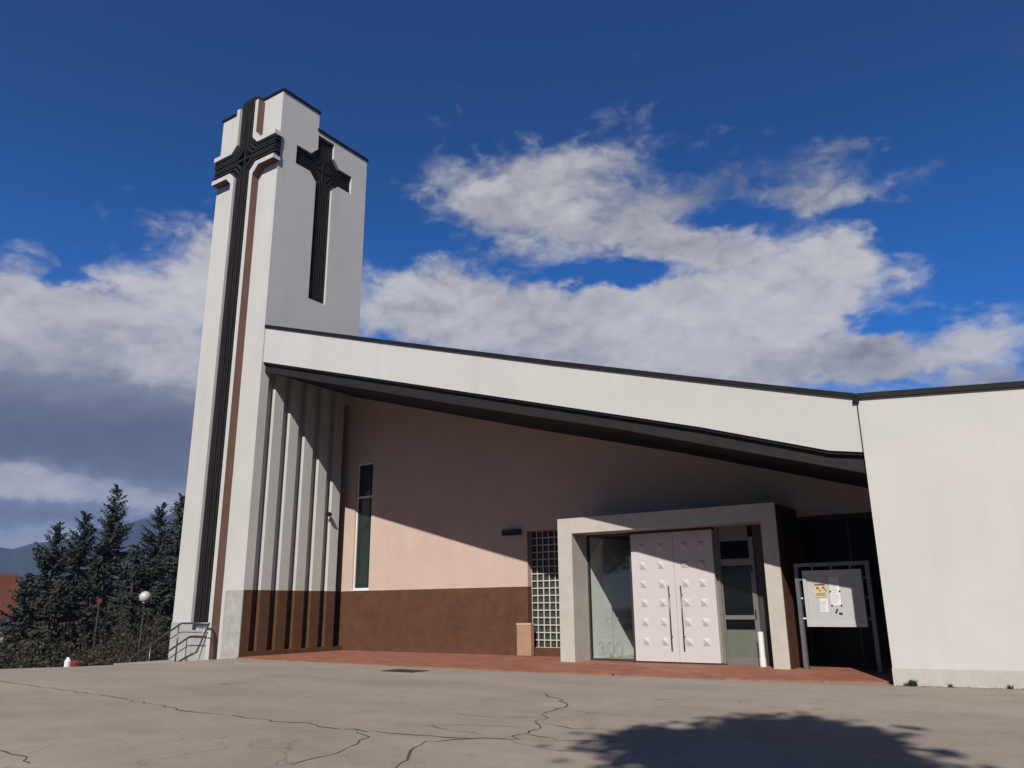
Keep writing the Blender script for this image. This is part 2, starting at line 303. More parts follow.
# ------------------------------------------------------------------ geometry helpers
class MB:
    def __init__(s): s.v = []; s.f = []; s.mi = []
    def face(s, pts, mi=0):
        b = len(s.v); s.v += [tuple(p) for p in pts]; s.f.append(tuple(range(b, b + len(pts)))); s.mi.append(mi)
    def box(s, x0, x1, y0, y1, z0, z1, mi=0):
        b = len(s.v)
        s.v += [(x0, y0, z0), (x1, y0, z0), (x1, y1, z0), (x0, y1, z0), (x0, y0, z1), (x1, y0, z1), (x1, y1, z1), (x0, y1, z1)]
        for q in ((0, 3, 2, 1), (4, 5, 6, 7), (0, 1, 5, 4), (1, 2, 6, 5), (2, 3, 7, 6), (3, 0, 4, 7)):
            s.f.append(tuple(b + i for i in q)); s.mi.append(mi)
        return s
    def prism(s, poly, fn, d0, d1, mi=0, edge_mi=None, holes=()):
        """extrude 2-D polygon (with holes) between depths d0 and d1; fn(u, v, d) -> point; edge_mi(i) -> material of side i"""
        loops = [list(poly)] + [list(h) for h in holes]
        flat = [p for lp in loops for p in lp]
        tris = tessellate_polygon([[Vector((p[0], p[1], 0)) for p in lp] for lp in loops]) if (holes or len(poly) > 4) else None
        b = len(s.v); n = len(flat)
        s.v += [tuple(fn(u, v, d0)) for u, v in flat] + [tuple(fn(u, v, d1)) for u, v in flat]
        if tris:
            for t in tris:
                s.f.append(tuple(b + i for i in t)); s.mi.append(mi); s.f.append(tuple(b + n + i for i in t)); s.mi.append(mi)
        else:
            s.f.append(tuple(b + i for i in range(n))); s.mi.append(mi); s.f.append(tuple(b + n + i for i in range(n))); s.mi.append(mi)
        o = 0
        for li, lp in enumerate(loops):
            L = len(lp)
            for i in range(L):
                j = (i + 1) % L
                s.f.append((b + o + i, b + o + j, b + n + o + j, b + n + o + i)); s.mi.append(edge_mi(li, i) if edge_mi else mi)
            o += L
        return s
    def tube(s, pts, r, seg=10, mi=0, cap=True):
        pts = [Vector(p) for p in pts]; rr = r if isinstance(r, (list, tuple)) else [r] * len(pts); rings = []
        up = Vector((0.13, 0.31, 0.94)).normalized()
        for i, p in enumerate(pts):
            if i == 0: t = pts[1] - p
            elif i == len(pts) - 1: t = p - pts[i - 1]
            else: t = (pts[i + 1] - p).normalized() + (p - pts[i - 1]).normalized()
            t.normalize(); a = t.cross(up)
            if a.length < 1e-3: a = t.cross(Vector((1, 0, 0)))
            a.normalize(); c = t.cross(a); ring = []
            for q in range(seg):
                an = 2 * math.pi * q / seg; ring.append(len(s.v)); s.v.append(tuple(p + (a * math.cos(an) + c * math.sin(an)) * rr[i]))
            rings.append(ring)
        for i in range(len(rings) - 1):
            for q in range(seg):
                s.f.append((rings[i][q], rings[i][(q + 1) % seg], rings[i + 1][(q + 1) % seg], rings[i + 1][q])); s.mi.append(mi)
        if cap: s.f.append(tuple(rings[0][::-1])); s.mi.append(mi); s.f.append(tuple(rings[-1])); s.mi.append(mi)
        return s
    def build(s, name, mats, parent=None, bevel=0.0, smooth=False, fix=True):
        me = bpy.data.meshes.new(name); me.from_pydata(s.v, [], s.f)
        mats = mats if isinstance(mats, (list, tuple)) else [mats]
        for x in mats: me.materials.append(x)
        for p, i in zip(me.polygons, s.mi): p.material_index = i; p.use_smooth = smooth
        if fix or bevel:
            bm = bmesh.new(); bm.from_mesh(me)
            if bevel:
                bmesh.ops.remove_doubles(bm, verts=bm.verts, dist=1e-5)
            bmesh.ops.recalc_face_normals(bm, faces=bm.faces)
            if bevel:
                ed = [e for e in bm.edges if len(e.link_faces) == 2 and e.calc_face_angle(0) > 0.5]
                bmesh.ops.bevel(bm, geom=ed, offset=bevel, segments=2, affect='EDGES', profile=0.5, clamp_overlap=True)
            bm.to_mesh(me); bm.free()
        o = bpy.data.objects.new(name, me); COL.objects.link(o)
        if parent:
            o.parent = parent; o.matrix_parent_inverse = parent.matrix_basis.inverted()
        return o

def tag(o, label=None, cat=None, group=None, kind=None):
    if label: o['label'] = label
    if cat: o['category'] = cat
    if group: o['group'] = group
    if kind: o['kind'] = kind
    return o
def thing(name, label, cat, loc=(0, 0, 0), group=None):
    o = bpy.data.objects.new(name, None); COL.objects.link(o); o.location = loc; o.empty_display_size = 0.3
    return tag(o, label, cat, group)
XZ = lambda u, v, d: (u, d, v)       # polygon in x-z, depth along y
YZ = lambda u, v, d: (d, u, v)       # polygon in y-z, depth along x
XY = lambda u, v, d: (u, v, d)
def rect(a, b, c, d): return [(a, c), (b, c), (b, d), (a, d)]

# ------------------------------------------------------------------ shared dimensions
CX = -19.432; CY = 14.955; P = 18.925; FD = CX - .18
RX, RY = -2.59, 15.0
def fy(x): return 15.0          # front of the fascia
TOP = [(-19.43, 9.806), (-13.764, 8.109), (-9.071, 6.72), (-5.507, 5.698), (-3.57, 5.155), (-2.59, 4.886)]
BOT = [(-19.43, 8.675), (-13.723, 7.067), (-9.097, 5.755), (-5.58, 4.757), (-3.175, 3.996), (-2.595, 3.90)]
BBT = [(-19.43, 8.365), (-15.69, 7.29), (-10.8, 5.885), (-7.89, 5.115), (-2.59, 3.53)]   # lower edge of the dark board
def interp(T, x):
    if x <= T[0][0]: return T[0][1]
    for (a, b), (c, d) in zip(T, T[1:]):
        if x <= c: return b + (d - b) * (x - a) / (c - a)
    return T[-1][1]
XS = sorted(set([t[0] for t in TOP] + [t[0] for t in BOT] + [-18, -16, -12, -7.5, -4.5]))
XS = [x for x in XS if x < -2.597] + [-2.59]
def zsof(x): return interp(BBT, x) + 0.03
RD = Vector((math.cos(R(10.5)), math.sin(R(10.5))))             # direction of the right wall

# ------------------------------------------------------------------ setting: ground
def ground_z(x):
    t = min(1, max(0, (-20.5 - x) / 22)); t = t * t * (3 - 2 * t)
    return -0.55 - 4.6 * t
def terrain():
    mb = MB(); xs = [-1900, -1200, -800, -500, -300, -200, -140, -100, -80, -65, -52, -42, -34, -28, -24, -21.5, -19, -10, 0, 20, 50, 100, 200, 400, 800, 1900]
    ys = [-1900, -900, -400, -200, -100, -60, -30, -10, 5, 10, 15, 20, 30, 40, 60, 90, 140, 220, 400, 800, 1900]
    rnd = random.Random(3)
    def z(x, y):
        t = min(1, max(0, (-20.5 - x) / 22)); t = t * t * (3 - 2 * t)
        return -0.55 - 4.6 * t + (rnd.uniform(-.15, .15) if x < -24 else 0)
    idx = {}
    for i, x in enumerate(xs):
        for j, y in enumerate(ys): idx[i, j] = len(mb.v); mb.v.append((x, y, z(x, y)))
    for i in range(len(xs) - 1):
        for j in range(len(ys) - 1):
            mb.f.append((idx[i, j], idx[i + 1, j], idx[i + 1, j + 1], idx[i, j + 1])); mb.mi.append(0)
    return tag(mb.build('ground', terrm, smooth=True), kind='structure')
terrain()

def asphalt():
    mb = MB()
    pts = [(-21.2, 9.58), (-24, 6.2), (-34, -12), (-34, -60), (45, -60), (45, 24), (8.0, 17.2), (-2.5, 15.3), (-19.3, 15.1), (-19.5, 14.6), (-19.62, 13.0), (-20.24, 10.97)]
    mb.prism(pts, XY, -0.5, 0.0)
    # cracks: thin ragged strips of dirt lying in the surface
    rnd = random.Random(11)
    def crack(line, w, jit=0.05):
        q = []
        for (a, b), (c, d) in zip(line, line[1:]):
            L = math.hypot(c - a, d - b); n = max(2, int(L / 0.16))
            for i in range(n):
                t = i / n; q.append((a + (c - a) * t + rnd.gauss(0, jit) * .6, b + (d - b) * t + rnd.gauss(0, jit) * .6))
        q.append(line[-1]); L_, R_ = [], []
        for i, (x, y) in enumerate(q):
            x2, y2 = q[min(i + 1, len(q) - 1)]; x1, y1 = q[max(i - 1, 0)]
            dx, dy = x2 - x1, y2 - y1; l = math.hypot(dx, dy) or 1
            ww = w * .75 * rnd.uniform(.2, 1.3) * (0.25 if i in (0, len(q) - 1) else 1)
            L_.append((x - dy / l * ww, y + dx / l * ww, .004)); R_.append((x + dy / l * ww, y - dx / l * ww, .004))
        for i in range(len(q) - 1): mb.face([R_[i], R_[i + 1], L_[i + 1], L_[i]], 1)
    crack([(-21, 8.6), (-17.55, 7.97), (-14.6, 7.61), (-12.4, 7.41), (-10.03, 6.94), (-8.67, 6.92), (-6.65, 6.87), (-5.66, 6.97), (-4.83, 7.24)], .017)
    crack([(-6.82, 6.86), (-6.35, 6.62), (-6.25, 6.4), (-6.05, 6.1), (-5.95, 5.89), (-5.88, 5.4), (-5.81, 5.1)], .011, .04)
    crack([(-5.3, 7.05), (-5.63, 6.62), (-5.35, 6.2), (-5.11, 5.8), (-4.9, 5.5), (-4.7, 5.0)], .017, .05)
    crack([(-10.5, 4.2), (-8.76, 4.08), (-8.29, 4.11), (-8.05, 4.0), (-7.85, 3.92)], .014, .04)
    crack([(-7.17, 11.31), (-6.9, 11.0), (-6.62, 10.79), (-6.2, 10.4), (-5.97, 10.0), (-5.85, 9.6), (-5.76, 9.27), (-5.3, 8.3), (-4.84, 7.24)], .014, .08)
    crack([(-6.3, 10.3), (-6.9, 10.1), (-7.5, 10.2)], .009, .05); crack([(-5.9, 9.7), (-5.2, 9.4), (-4.6, 9.5)], .008, .05)
    crack([(-5.5, 8.8), (-6.2, 8.5), (-6.8, 8.55)], .009, .05); crack([(-5.2, 8.0), (-5.9, 7.85), (-6.4, 7.5)], .009, .05)
    crack([(-5.4, 8.4), (-4.8, 8.2), (-4.2, 8.3), (-3.8, 8.1)], .008, .05); crack([(-5.0, 7.6), (-4.45, 7.4), (-3.9, 7.64)], .012, .05)
    crack([(-5.38, 7.29), (-5.9, 7.4), (-6.32, 7.6)], .01, .05); crack([(-4.9, 7.1), (-4.3, 6.9), (-3.8, 6.95)], .009, .04)
    crack([(-12.9, 13.6), (-14.2, 13.3), (-15.2, 13.45)], .012, .05)
    return tag(mb.build('parking_lot', [asphaltm, crackm], fix=False), kind='structure')
asphalt()

mb = MB()
mb.prism([(-19.40, 14.88), (-16, 14.70), (-13.05, 14.56), (-7.85, 14.60), (-4.75, 14.78), (-2.75, 15.22), (-2.70, 15.45), (-2.70, 19.1), (-19.40, 19.1)], XY, -0.1, 0.028)
tag(mb.build('pavement', tilem), kind='structure')

mb = MB()
mb.box(-22.6, -19.63, 13.2, 14.93, -0.9, -0.13)
for k in range(9):
    mb.box(-22.6 - 0.36 * (k + 1), -22.6 - 0.36 * k, 13.2, 14.93, -3.0, -0.13 - 0.157 * (k + 1))
tag(mb.build('steps', concrete), kind='structure')

def hills():
    mb = MB(); rnd = random.Random(8); rows = []
    N = 70
    ph = [rnd.uniform(0, 6.28) for _ in range(8)]
    for i in range(N + 1):
        a = -100 + 70 * i / N
        base = 3.9 + 2.4 / (1 + math.exp(-(a + 60.8) / 1.3)) + 0.18 * math.sin(a * .9 + ph[0]) + 0.1 * math.sin(a * 2.3 + ph[1]) + .05 * math.sin(a * 5.1 + ph[2])
        col = []
        for r_, fz in ((1000, 0), (1120, .22), (1250, .5), (1360, .78), (1450, .95), (1500, 1), (1600, .6)):
            z = -6 + (1306 * 0 + 1500 * math.tan(R(base)) + 7.3) * fz + (rnd.uniform(-3, 3) if 0 < fz < 1 else 0)
            col.append((r_ * math.sin(R(a)), r_ * math.cos(R(a)), z))
        rows.append(col)
    for i in range(N):
        for j in range(6):
            mb.face([rows[i][j], rows[i + 1][j], rows[i + 1][j + 1], rows[i][j + 1]])
    o = mb.build('hills', hillm, smooth=True, fix=False); tag(o, kind='structure')
hills()

# ------------------------------------------------------------------ bell tower
tw = thing('bell_tower', 'tall white bell tower with a dark ribbed cross on two sides, left of the church', 'tower', (-21.06, 17.0, 0))
mb = MB()
mb.box(-22.68, -19.58, 15.1, 19.02, 8.6, 17.70); mb.box(-22.68, FD, 15.1, 18.50, -1.5, 8.6); mb.box(-22.68, -19.90, 18.50, 19.02, -1.5, 8.6); mb.box(-19.90, -19.58, 18.50, 19.3, 8.1, 8.6)
mb.box(-22.68, -19.58, 15.1, 16.59, 17.70, 18.40)
mb.prism(rect(-22.68, CX, -1.5, 18.40), XZ, CY, 15.1)
# side facing the porch: upper slab with a cross cut into it
def cross_outline(u0, v0, half, arm, ah, up, dn, c):
    q = []
    q += [(u0 - half, v0 + up), (u0 - half, v0 + ah + c), (u0 - half - c, v0 + ah), (u0 - arm, v0 + ah)]
    q += [(u0 - arm, v0 - ah), (u0 - half - c, v0 - ah), (u0 - half, v0 - ah - c), (u0 - half, v0 - dn)]
    q += [(u0 + half, v0 - dn), (u0 + half, v0 - ah - c), (u0 + half + c, v0 - ah), (u0 + arm, v0 - ah)]
    q += [(u0 + arm, v0 + ah), (u0 + half + c, v0 + ah), (u0 + half, v0 + ah + c), (u0 + half, v0 + up)]
    return q
SU, SV = 16.985, 16.32
hole = cross_outline(SU, SV, 0.375, 1.30, 0.355, 1.23, 5.0, 0.29)
mb.prism([(15.1, 8.6), (19.02, 8.6), (19.02, 17.70), (16.59, 17.70), (16.59, 18.40), (15.1, 18.40)], YZ, -19.58, CX, holes=[hole])
# fins of the fluted lower part
FINS = [(15.1, 15.27)] + [(15.555 + .645 * k, 15.915 + .645 * k) for k in range(5)]
for a, b in FINS: mb.box(FD - .01, CX, a, b, 1.846, 8.6)
twb = mb.build('shaft', white, tw)
mb = MB()
for a, b in FINS: mb.box(FD - .01, CX + .004, a if a > 15.2 else 14.975, b, 0.16, 1.846)
mb.box(-19.58, CX + .004, 14.975, P, -0.3, 0.16)
mb.box(FD - .01, FD + .006, 15.27, 18.50, 0.16, 1.846); mb.box(-19.91, -19.894, 18.5, P, 0.16, 1.846)
mb.build('fluted_base', brown, tw)
mb = MB()
mb.box(-22.70, -20.56, CY - .014, CY + .1, -1.5, 0.955)
mb.box(-20.22, CX + .006, CY - .016, CY + .019, -0.5, 1.846)
mb.build('stone_plinth', marble, tw, bevel=.004)
mb = MB()
mb.box(-22.73, CX + .045, CY - .045, 16.62, 18.40, 18.49)
mb.box(-22.73, CX + .045, 16.55, 19.07, 17.70, 17.79)
mb.build('coping', darkmetal, tw, bevel=.01)

def strip(d1, d2, L, A, c, sx, sy, u0, v0, sh1=None, sh2=None):
    p = [(d1, L), (d1, (sh1 or d1) + c), (d1 + c, sh1 or d1), (A, sh1 or d1), (A, sh2 or d2), (d2 + c, sh2 or d2), (d2, (sh2 or d2) + c), (d2, L)]
    return [(u0 + sx * a, v0 + sy * b) for a, b in p]
FU, FV = -20.955, 16.20
ribback = mat('rib_shadow_gap', (0.010, 0.008, 0.008), 0.7, 0.2, var=0.3)
fc = MB().box(-21.36, -20.55, CY - .030, CY + .02, 0.96, 18.40).box(-22.60, -19.37, CY - .032, CY + .018, 15.80, 16.60).build('cross_backing', ribback, tw)
fc['label'] = 'dark backing of the large front cross'
rb = MB(); rm = MB()
for sx in (-1, 1):
    for sy in (-1, 1):
        L = 2.10 if sy > 0 else (15.24 if sx < 0 else 16.25); A = 1.66 if sx < 0 else 1.60
        pl = strip(.415, .58, L, A, .27, sx, sy, FU, FV, .38, .535)
        rb.prism(pl, XZ, 14.68, CY + .02, 0, edge_mi=lambda li, i: 1 if i in (4, 5, 6) else 0)
        for d1, d2, y in ((.325, .395, 14.76), (.205, .275, 14.74), (.085, .155, 14.73)):
            rm.prism(strip(d1, d2, 2.34 if sy > 0 else 15.24, A + (.02 if d1 > .2 else -.03), .27, sx, sy, FU, FV, d1 * .92, d2 * .92), XZ, y, CY - .02)
rm.box(FU - .03, FU + .03, 14.74, CY - .02, .96, 18.55); rm.box(FU - 1.66, FU + 1.58, 14.75, CY - .02, FV - .035, FV + .035)
rb.build('cross_border', [white, ridgebrown], tw)
rm.build('cross_ribs', ribm, tw)
rm = MB()
rm.box(-19.578, -19.566, 16.6, 17.37, 11.3, 17.55); rm.box(-19.577, -19.565, 15.68, 18.29, 15.96, 16.68)
for sx in (-1, 1):
    for sy in (-1, 1):
        L = 1.22 if sy > 0 else 4.99
        for d1, d2, x in ((.285, .335, -19.50), (.185, .235, -19.515), (.085, .13, -19.525)):
            rm.prism(strip(d1, d2, L, 1.29, .26, sx, sy, SU, SV), YZ, -19.57, x)
rm.box(-19.57, -19.53, SU - .025, SU + .025, 11.33, 17.54); rm.box(-19.57, -19.531, SU - 1.29, SU + 1.29, SV - .025, SV + .025)
rs = rm.build('sunken_cross', ribm, tw); rs['label'] = 'smaller dark cross sunk into the side wall'

# ------------------------------------------------------------------ church
ch = thing('church', 'low modern church with white sloping fascia above a recessed pink and brown porch', 'church', (-10, 18.9, 0))
# fascia
def slab_x(topf, botf, yf, thick, xs):
    mb = MB(); n = len(xs)
    for x in xs:
        y = yf(x); mb.v += [(x, y, botf(x)), (x, y, topf(x)), (x, y + thick, topf(x)), (x, y + thick, botf(x))]
    for i in range(n - 1):
        a, b = 4 * i, 4 * i + 4
        for q in ((0, 1), (1, 2), (2, 3), (3, 0)): mb.f.append((a + q[0], b + q[0], b + q[1], a + q[1])); mb.mi.append(0)
    mb.f.append((0, 1, 2, 3)); mb.mi.append(0); e_ = 4 * (n - 1); mb.f.append((e_, e_ + 3, e_ + 2, e_ + 1)); mb.mi.append(0)
    return mb
xs = [x if x > -19.42 else CX + .003 for x in XS[:-1]] + [-2.602]
slab_x(lambda x: interp(TOP, x), lambda x: interp(BOT, x), fy, .25, xs).build('fascia', white, ch)
slab_x(lambda x: interp(TOP, x) + .085, lambda x: interp(TOP, x) + .002, lambda x: fy(x) - .05, .5, xs).build('coping', darkmetal, ch)
slab_x(lambda x: interp(BOT, x) - .004, lambda x: interp(BOT, x) - .055, lambda x: fy(x) + .03, .2, xs).build('drip_edge', darkmetal, ch)
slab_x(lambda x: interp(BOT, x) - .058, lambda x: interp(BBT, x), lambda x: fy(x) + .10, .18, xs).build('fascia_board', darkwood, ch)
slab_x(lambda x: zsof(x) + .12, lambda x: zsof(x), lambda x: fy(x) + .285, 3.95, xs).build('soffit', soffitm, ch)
rf = slab_x(lambda x: interp(TOP, x) - .02, lambda x: zsof(x) + .13, lambda x: fy(x) + .255, 12.0, xs).build('roof', darkmetal, ch)
# right wall
def rp(t, d=0.0): return (RX + RD.x * t - RD.y * d, RY + RD.y * t + RD.x * d)
def falltop(mb): mb.v = [(x, y, z - .033 * max(0, x - RX) if z > 4 else z) for x, y, z in mb.v]
mb = MB()
mb.prism([rp(0), rp(11), rp(11, 9), (RX, 24.0)], XY, -0.4, 4.875); falltop(mb)
fwall = mb.build('front_wall', white, ch)
mb = MB(); mb.prism([rp(-.012, -.016), rp(11, -.016), rp(11, .1), rp(-.012, .1)], XY, -0.4, 0.268)
mb.build('plinth', mat('grey_plinth', (0.50, 0.48, 0.44), 0.9, 0.2, var=0.12, scale=2.5, fine=.08, streak=.2), fwall)
mb = MB(); mb.prism([rp(-.0, -.05), rp(11.05, -.05), rp(11.05, 9.05), (RX - .0, 24.0)], XY, 4.877, 4.972); falltop(mb)
mb.build('coping', darkmetal, fwall)
mb = MB(); mb.box(RX - .014, RX - .001, RY - .018, RY + .1, 3.90, 4.87); mb.box(RX - .07, RX + .03, RY - .05, RY - .004, 4.80, 4.873)
mb.build('joint_strip', darkmetal, fwall)
# recessed wall
W0, W1 = P, P + .28
mb = MB()
def col(x0, x1, z0, z1=None):
    if z1 is not None: mb.box(x0, x1, W0, W1, z0, z1)
    else: mb.prism([(x0, z0), (x1, z0), (x1, zsof(x1) + .08), (x0, zsof(x0) + .08)], XZ, W0, W1)
col(-19.9, -19.13, 1.846); col(-19.13, -18.385, 6.0); col(-18.385, -13.83, 1.846); col(-13.83, -12.33, 1.846)
col(-12.33, -10.98, 3.36); col(-10.98, -10.325, 1.846); col(-10.325, -9.09, 3.42); col(-9.09, -5.58, 3.42); col(-5.58, -4.897, 3.42); col(-4.897, -3.175, 3.25); col(-3.175, RX + .002, 3.25)
mb.build('recessed_wall', pink, ch)
mb = MB()
mb.box(-19.89, -12.33, W0 - .003, W1 - .003, 0, 1.846); mb.box(-12.33, -10.98, W0 - .003, W1 - .003, 0, .235); mb.box(-10.98, -10.327, W0 - .003, W1 - .003, 0, 1.846)
mb.build('wainscot', brown, ch)
mb = MB(); mb.box(-19.43, RX, W1 + 2.9, W1 + 3.0, 0, 3.7); mb.box(-19.43, RX, W1 - .0, W1 + 2.9, -.05, .0); mb.box(-19.43, -10.3, W1 + .01, W1 + 2.9, 3.6, 3.7)
mb.build('inner_wall', indark, ch)

def window(x0, x1, z0, z1, yf, fw, fm, pm, parent, bars=(), depth=.09, name='window', bottom=None):
    mb = MB(); y1 = yf + depth; bw_ = bottom or fw
    mb.box(x0, x0 + fw, yf, y1, z0, z1); mb.box(x1 - fw, x1, yf, y1, z0, z1)
    mb.box(x0 + fw, x1 - fw, yf, y1, z0, z0 + bw_); mb.box(x0 + fw, x1 - fw, yf, y1, z1 - fw, z1)
    for z in bars: mb.box(x0 + fw, x1 - fw, yf + .002, y1 - .002, z - fw * .5, z + fw * .5)
    f = mb.build(name, fm, parent, bevel=.004)
    MB().box(x0 + fw, x1 - fw, yf + depth * .5 - .006, yf + depth * .5 + .006, z0 + bw_, z1 - fw).build('pane', pm, f)
    return f
wt_ = window(-19.13, -18.385, 1.88, 6.0, P + .05, .055, whitepaint, greenglass, ch, bars=(4.86,), name='window')
wt_['label'] = 'tall narrow window beside the tower'
mb = MB(); mb.box(-19.15, -18.36, P - .02, P + .05, 1.85, 1.882); mb.build('window_sill', whitepaint, wt_)
# glass block window
gb = MB()
gx0, gx1, gz0, gz1 = -12.33, -10.98, .235, 3.36; nb = 7; nr = 16
pw = (gx1 - gx0) / nb; phh = (gz1 - gz0) / nr
for i in range(nb + 1): gb.box(gx0 + i * pw - .015, gx0 + i * pw + .015, P + .20, P + .27, gz0, gz1)
for j in range(nr + 1): gb.box(gx0, gx1, P + .202, P + .269, gz0 + j * phh - .015, gz0 + j * phh + .015)
g = gb.build('glass_block_window', mortar, ch)
pb = MB()
for i in range(nb):
    for j in range(nr):
        x0, x1, z0, z1 = gx0 + i * pw + .015, gx0 + (i + 1) * pw - .015, gz0 + j * phh + .015, gz0 + (j + 1) * phh - .015
        xc, zc = (x0 + x1) / 2, (z0 + z1) / 2; y0, y1 = P + .215, P + .25
        q = [(x0, y0, z0), (x1, y0, z0), (x1, y0, z1), (x0, y0, z1)]; s_ = .72
        iq = [(xc + (a - xc) * s_, y1, zc + (c - zc) * s_) for a, b, c in q]
        for w in range(4): pb.face([q[w], q[(w + 1) % 4], iq[(w + 1) % 4], iq[w]])
        pb.face(iq)
pb.build('pane', blockglass, g)
MB().box(gx0 - .001, gx1, P + .272, P + .30, gz0, gz1).build('backing', indark, g)
# portal
PY = 17.25
mb = MB()
mb.box(-10.325, -9.924, PY, P + .3, -.1, 3.043); mb.box(-5.23, -4.897, PY, P + .3, -.1, 3.043); mb.box(-10.325, -4.897, PY, P + .3, 3.043, 3.418)
po = mb.build('portal_frame', portalm, ch)
mb = MB(); mb.box(-4.899, -4.887, PY + .03, P, .0, 3.39); mb.build('side_cladding', brown, po)
GY_IN = 18.09
# vestibule behind the glass
mb = MB(); mb.box(-10.2, -9.95, P + .305, 21.3, 0.02, 3.2); mb.box(-9.93, -9.914, GY_IN, P + .304, .05, 3.03); mb.build('vestibule_wall', inwhite, ch)
mb = MB(); mb.box(-9.95, -5.2, 18.07, 21.3, 0.0, .045); mb.build('vestibule_floor', infloor, ch)
mb = MB(); mb.box(-9.924, -5.23, 18.13, P + .3, 3.03, 3.042); mb.box(-9.95, -5.0, P + .305, 21.3, 3.06, 3.2); mb.box(-10.2, -5.0, 21.3, 21.4, 0, 3.2); mb.build('vestibule_ceiling', indark, ch)
# left pane
GY = 18.0
sw = window(-9.924, -8.70, .03, 3.04, GY, .035, darkframe, clearglass, ch, name='side_window', bottom=.05)
sw['label'] = 'tall clear pane left of the doors'
def outline_text(body, size, loc, parent, name='lettering', bev=.006, rx=90):
    cu = bpy.data.curves.new(name, 'FONT'); cu.body = body; cu.size = size; cu.fill_mode = 'NONE'; cu.bevel_depth = bev; cu.bevel_resolution = 1
    t = bpy.data.objects.new('tmp', cu); COL.objects.link(t); t.location = loc; t.rotation_euler = (R(rx), 0, 0)
    bpy.context.view_layer.update()
    me = bpy.data.meshes.new_from_object(t.evaluated_get(bpy.context.evaluated_depsgraph_get()))
    me.transform(t.matrix_world); bpy.data.objects.remove(t)
    me.materials.clear(); me.materials.append(letter)
    o = bpy.data.objects.new(name, me); COL.objects.link(o); o.parent = parent; o.matrix_parent_inverse = parent.matrix_basis.inverted(); return o
outline_text('300', .47, (-9.72, GY + .03, .14), sw, bev=.009)
mb = MB()
mb.box(-9.51, -9.14, GY + .028, GY + .036, .99, 1.03); mb.box(-9.46, -9.43, GY + .028, GY + .036, .90, .99); mb.box(-9.23, -9.20, GY + .028, GY + .036, .90, .99)
for z, a, b in ((.80, -9.68, -9.16), (.68, -9.70, -9.45), (.58, -9.62, -9.14)): mb.box(a, b, GY + .029, GY + .034, z, z + .008)
mb.build('drawing', letter, sw)
# mullions
mb = MB(); mb.box(-8.70, -8.60, GY - .10, GY + .1, .03, 3.04); mb.build('door_jamb', darkframe, ch)
mb = MB(); mb.box(-6.535, -6.47, GY - .05, GY + .1, .03, 3.04); mb.build('door_jamb', alu, ch)
mb = MB(); mb.box(-8.60, -6.535, GY - .16, GY + .1, 2.98, 3.04); mb.build('door_head', darkframe, ch)
mb = MB(); mb.box(-8.68, -6.46, GY - .24, GY + .1, .02, .05); mb.build('threshold', steel, ch)
# doors
def door(x0, x1, hx, label):
    mb = MB(); y = GY - .20
    mb.box(x0, x1, y, GY + .02, .065, 2.975); w = x1 - x0
    for fx in (.27, .70):
        for kz in range(6):
            cx_, cz = x0 + w * fx, .50 + .43 * kz; s_ = .085
            q = [(cx_ - s_, cz - s_), (cx_ + s_, cz - s_), (cx_ + s_, cz + s_), (cx_ - s_, cz + s_)]; ap = (cx_ + .012, y - .04, cz + .012)
            for i in range(4): mb.face([(q[i][0], y - .001, q[i][1]), (q[(i + 1) % 4][0], y - .001, q[(i + 1) % 4][1]), ap])
    d = mb.build('door', doorm, ch, fix=False); d['label'] = label
    h = MB(); h.tube([(hx, y - .07, .36), (hx, y - .07, 1.74)], .018, 10)
    for z in (.62, 1.54): h.tube([(hx, y, z), (hx, y - .07, z)], .013, 8)
    h.build('handle', steel, d, smooth=True)
door(-8.595, -7.508, -7.65, 'left leaf of the studded double door')
door(-7.500, -6.545, -7.35, 'right leaf of the studded double door')
# side door (glazed, right)
sx0, sx1 = -6.47, -5.78
mb = MB(); y0, y1 = GY, GY + .08
mb.box(sx0, sx0 + .03, y0, y1, .03, 3.04); mb.box(sx1, sx1 + .105, y0, y1, .03, 2.78)
for a, b in ((2.71, 3.04), (2.16, 2.31), (.99, 1.08), (.03, .19)): mb.box(sx0 + .03, sx1, y0 + .002, y1, a, b)
sdr = mb.build('side_door', alu, ch); sdr['label'] = 'narrow glazed door at the right of the entrance'
mb = MB(); mb.box(sx0 + .03, sx1, y0 + .035, y0 + .045, .77, 2.71); mb.build('pane', darkglass, sdr)
mb = MB(); mb.box(sx0 + .03, sx1, y0 + .03, y0 + .05, .19, .77); mb.box(sx0 + .05, sx1 - .02, y0 + .02, y0 + .03, .19, .23); mb.build('kick_panel', greengrey, sdr)
mb = MB(); mb.box(sx1 + .105, -5.23, GY + .03, GY + .1, .03, 3.04); mb.build('infill_panel', darkframe, sdr)
MB().box(sx1 + .03, sx1 + .05, y0 - .03, y0, 1.0, 1.2).build('handle', black, sdr); MB().box(sx1 + .02, sx1 + .05, y0 - .02, y0, 2.0, 2.15).build('hinge', black, sdr)
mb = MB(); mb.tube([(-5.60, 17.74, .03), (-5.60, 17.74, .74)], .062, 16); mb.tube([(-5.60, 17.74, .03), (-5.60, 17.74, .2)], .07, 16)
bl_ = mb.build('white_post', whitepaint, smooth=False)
tag(bl_, 'short white post standing inside the portal, in front of the glazed side door', 'post')
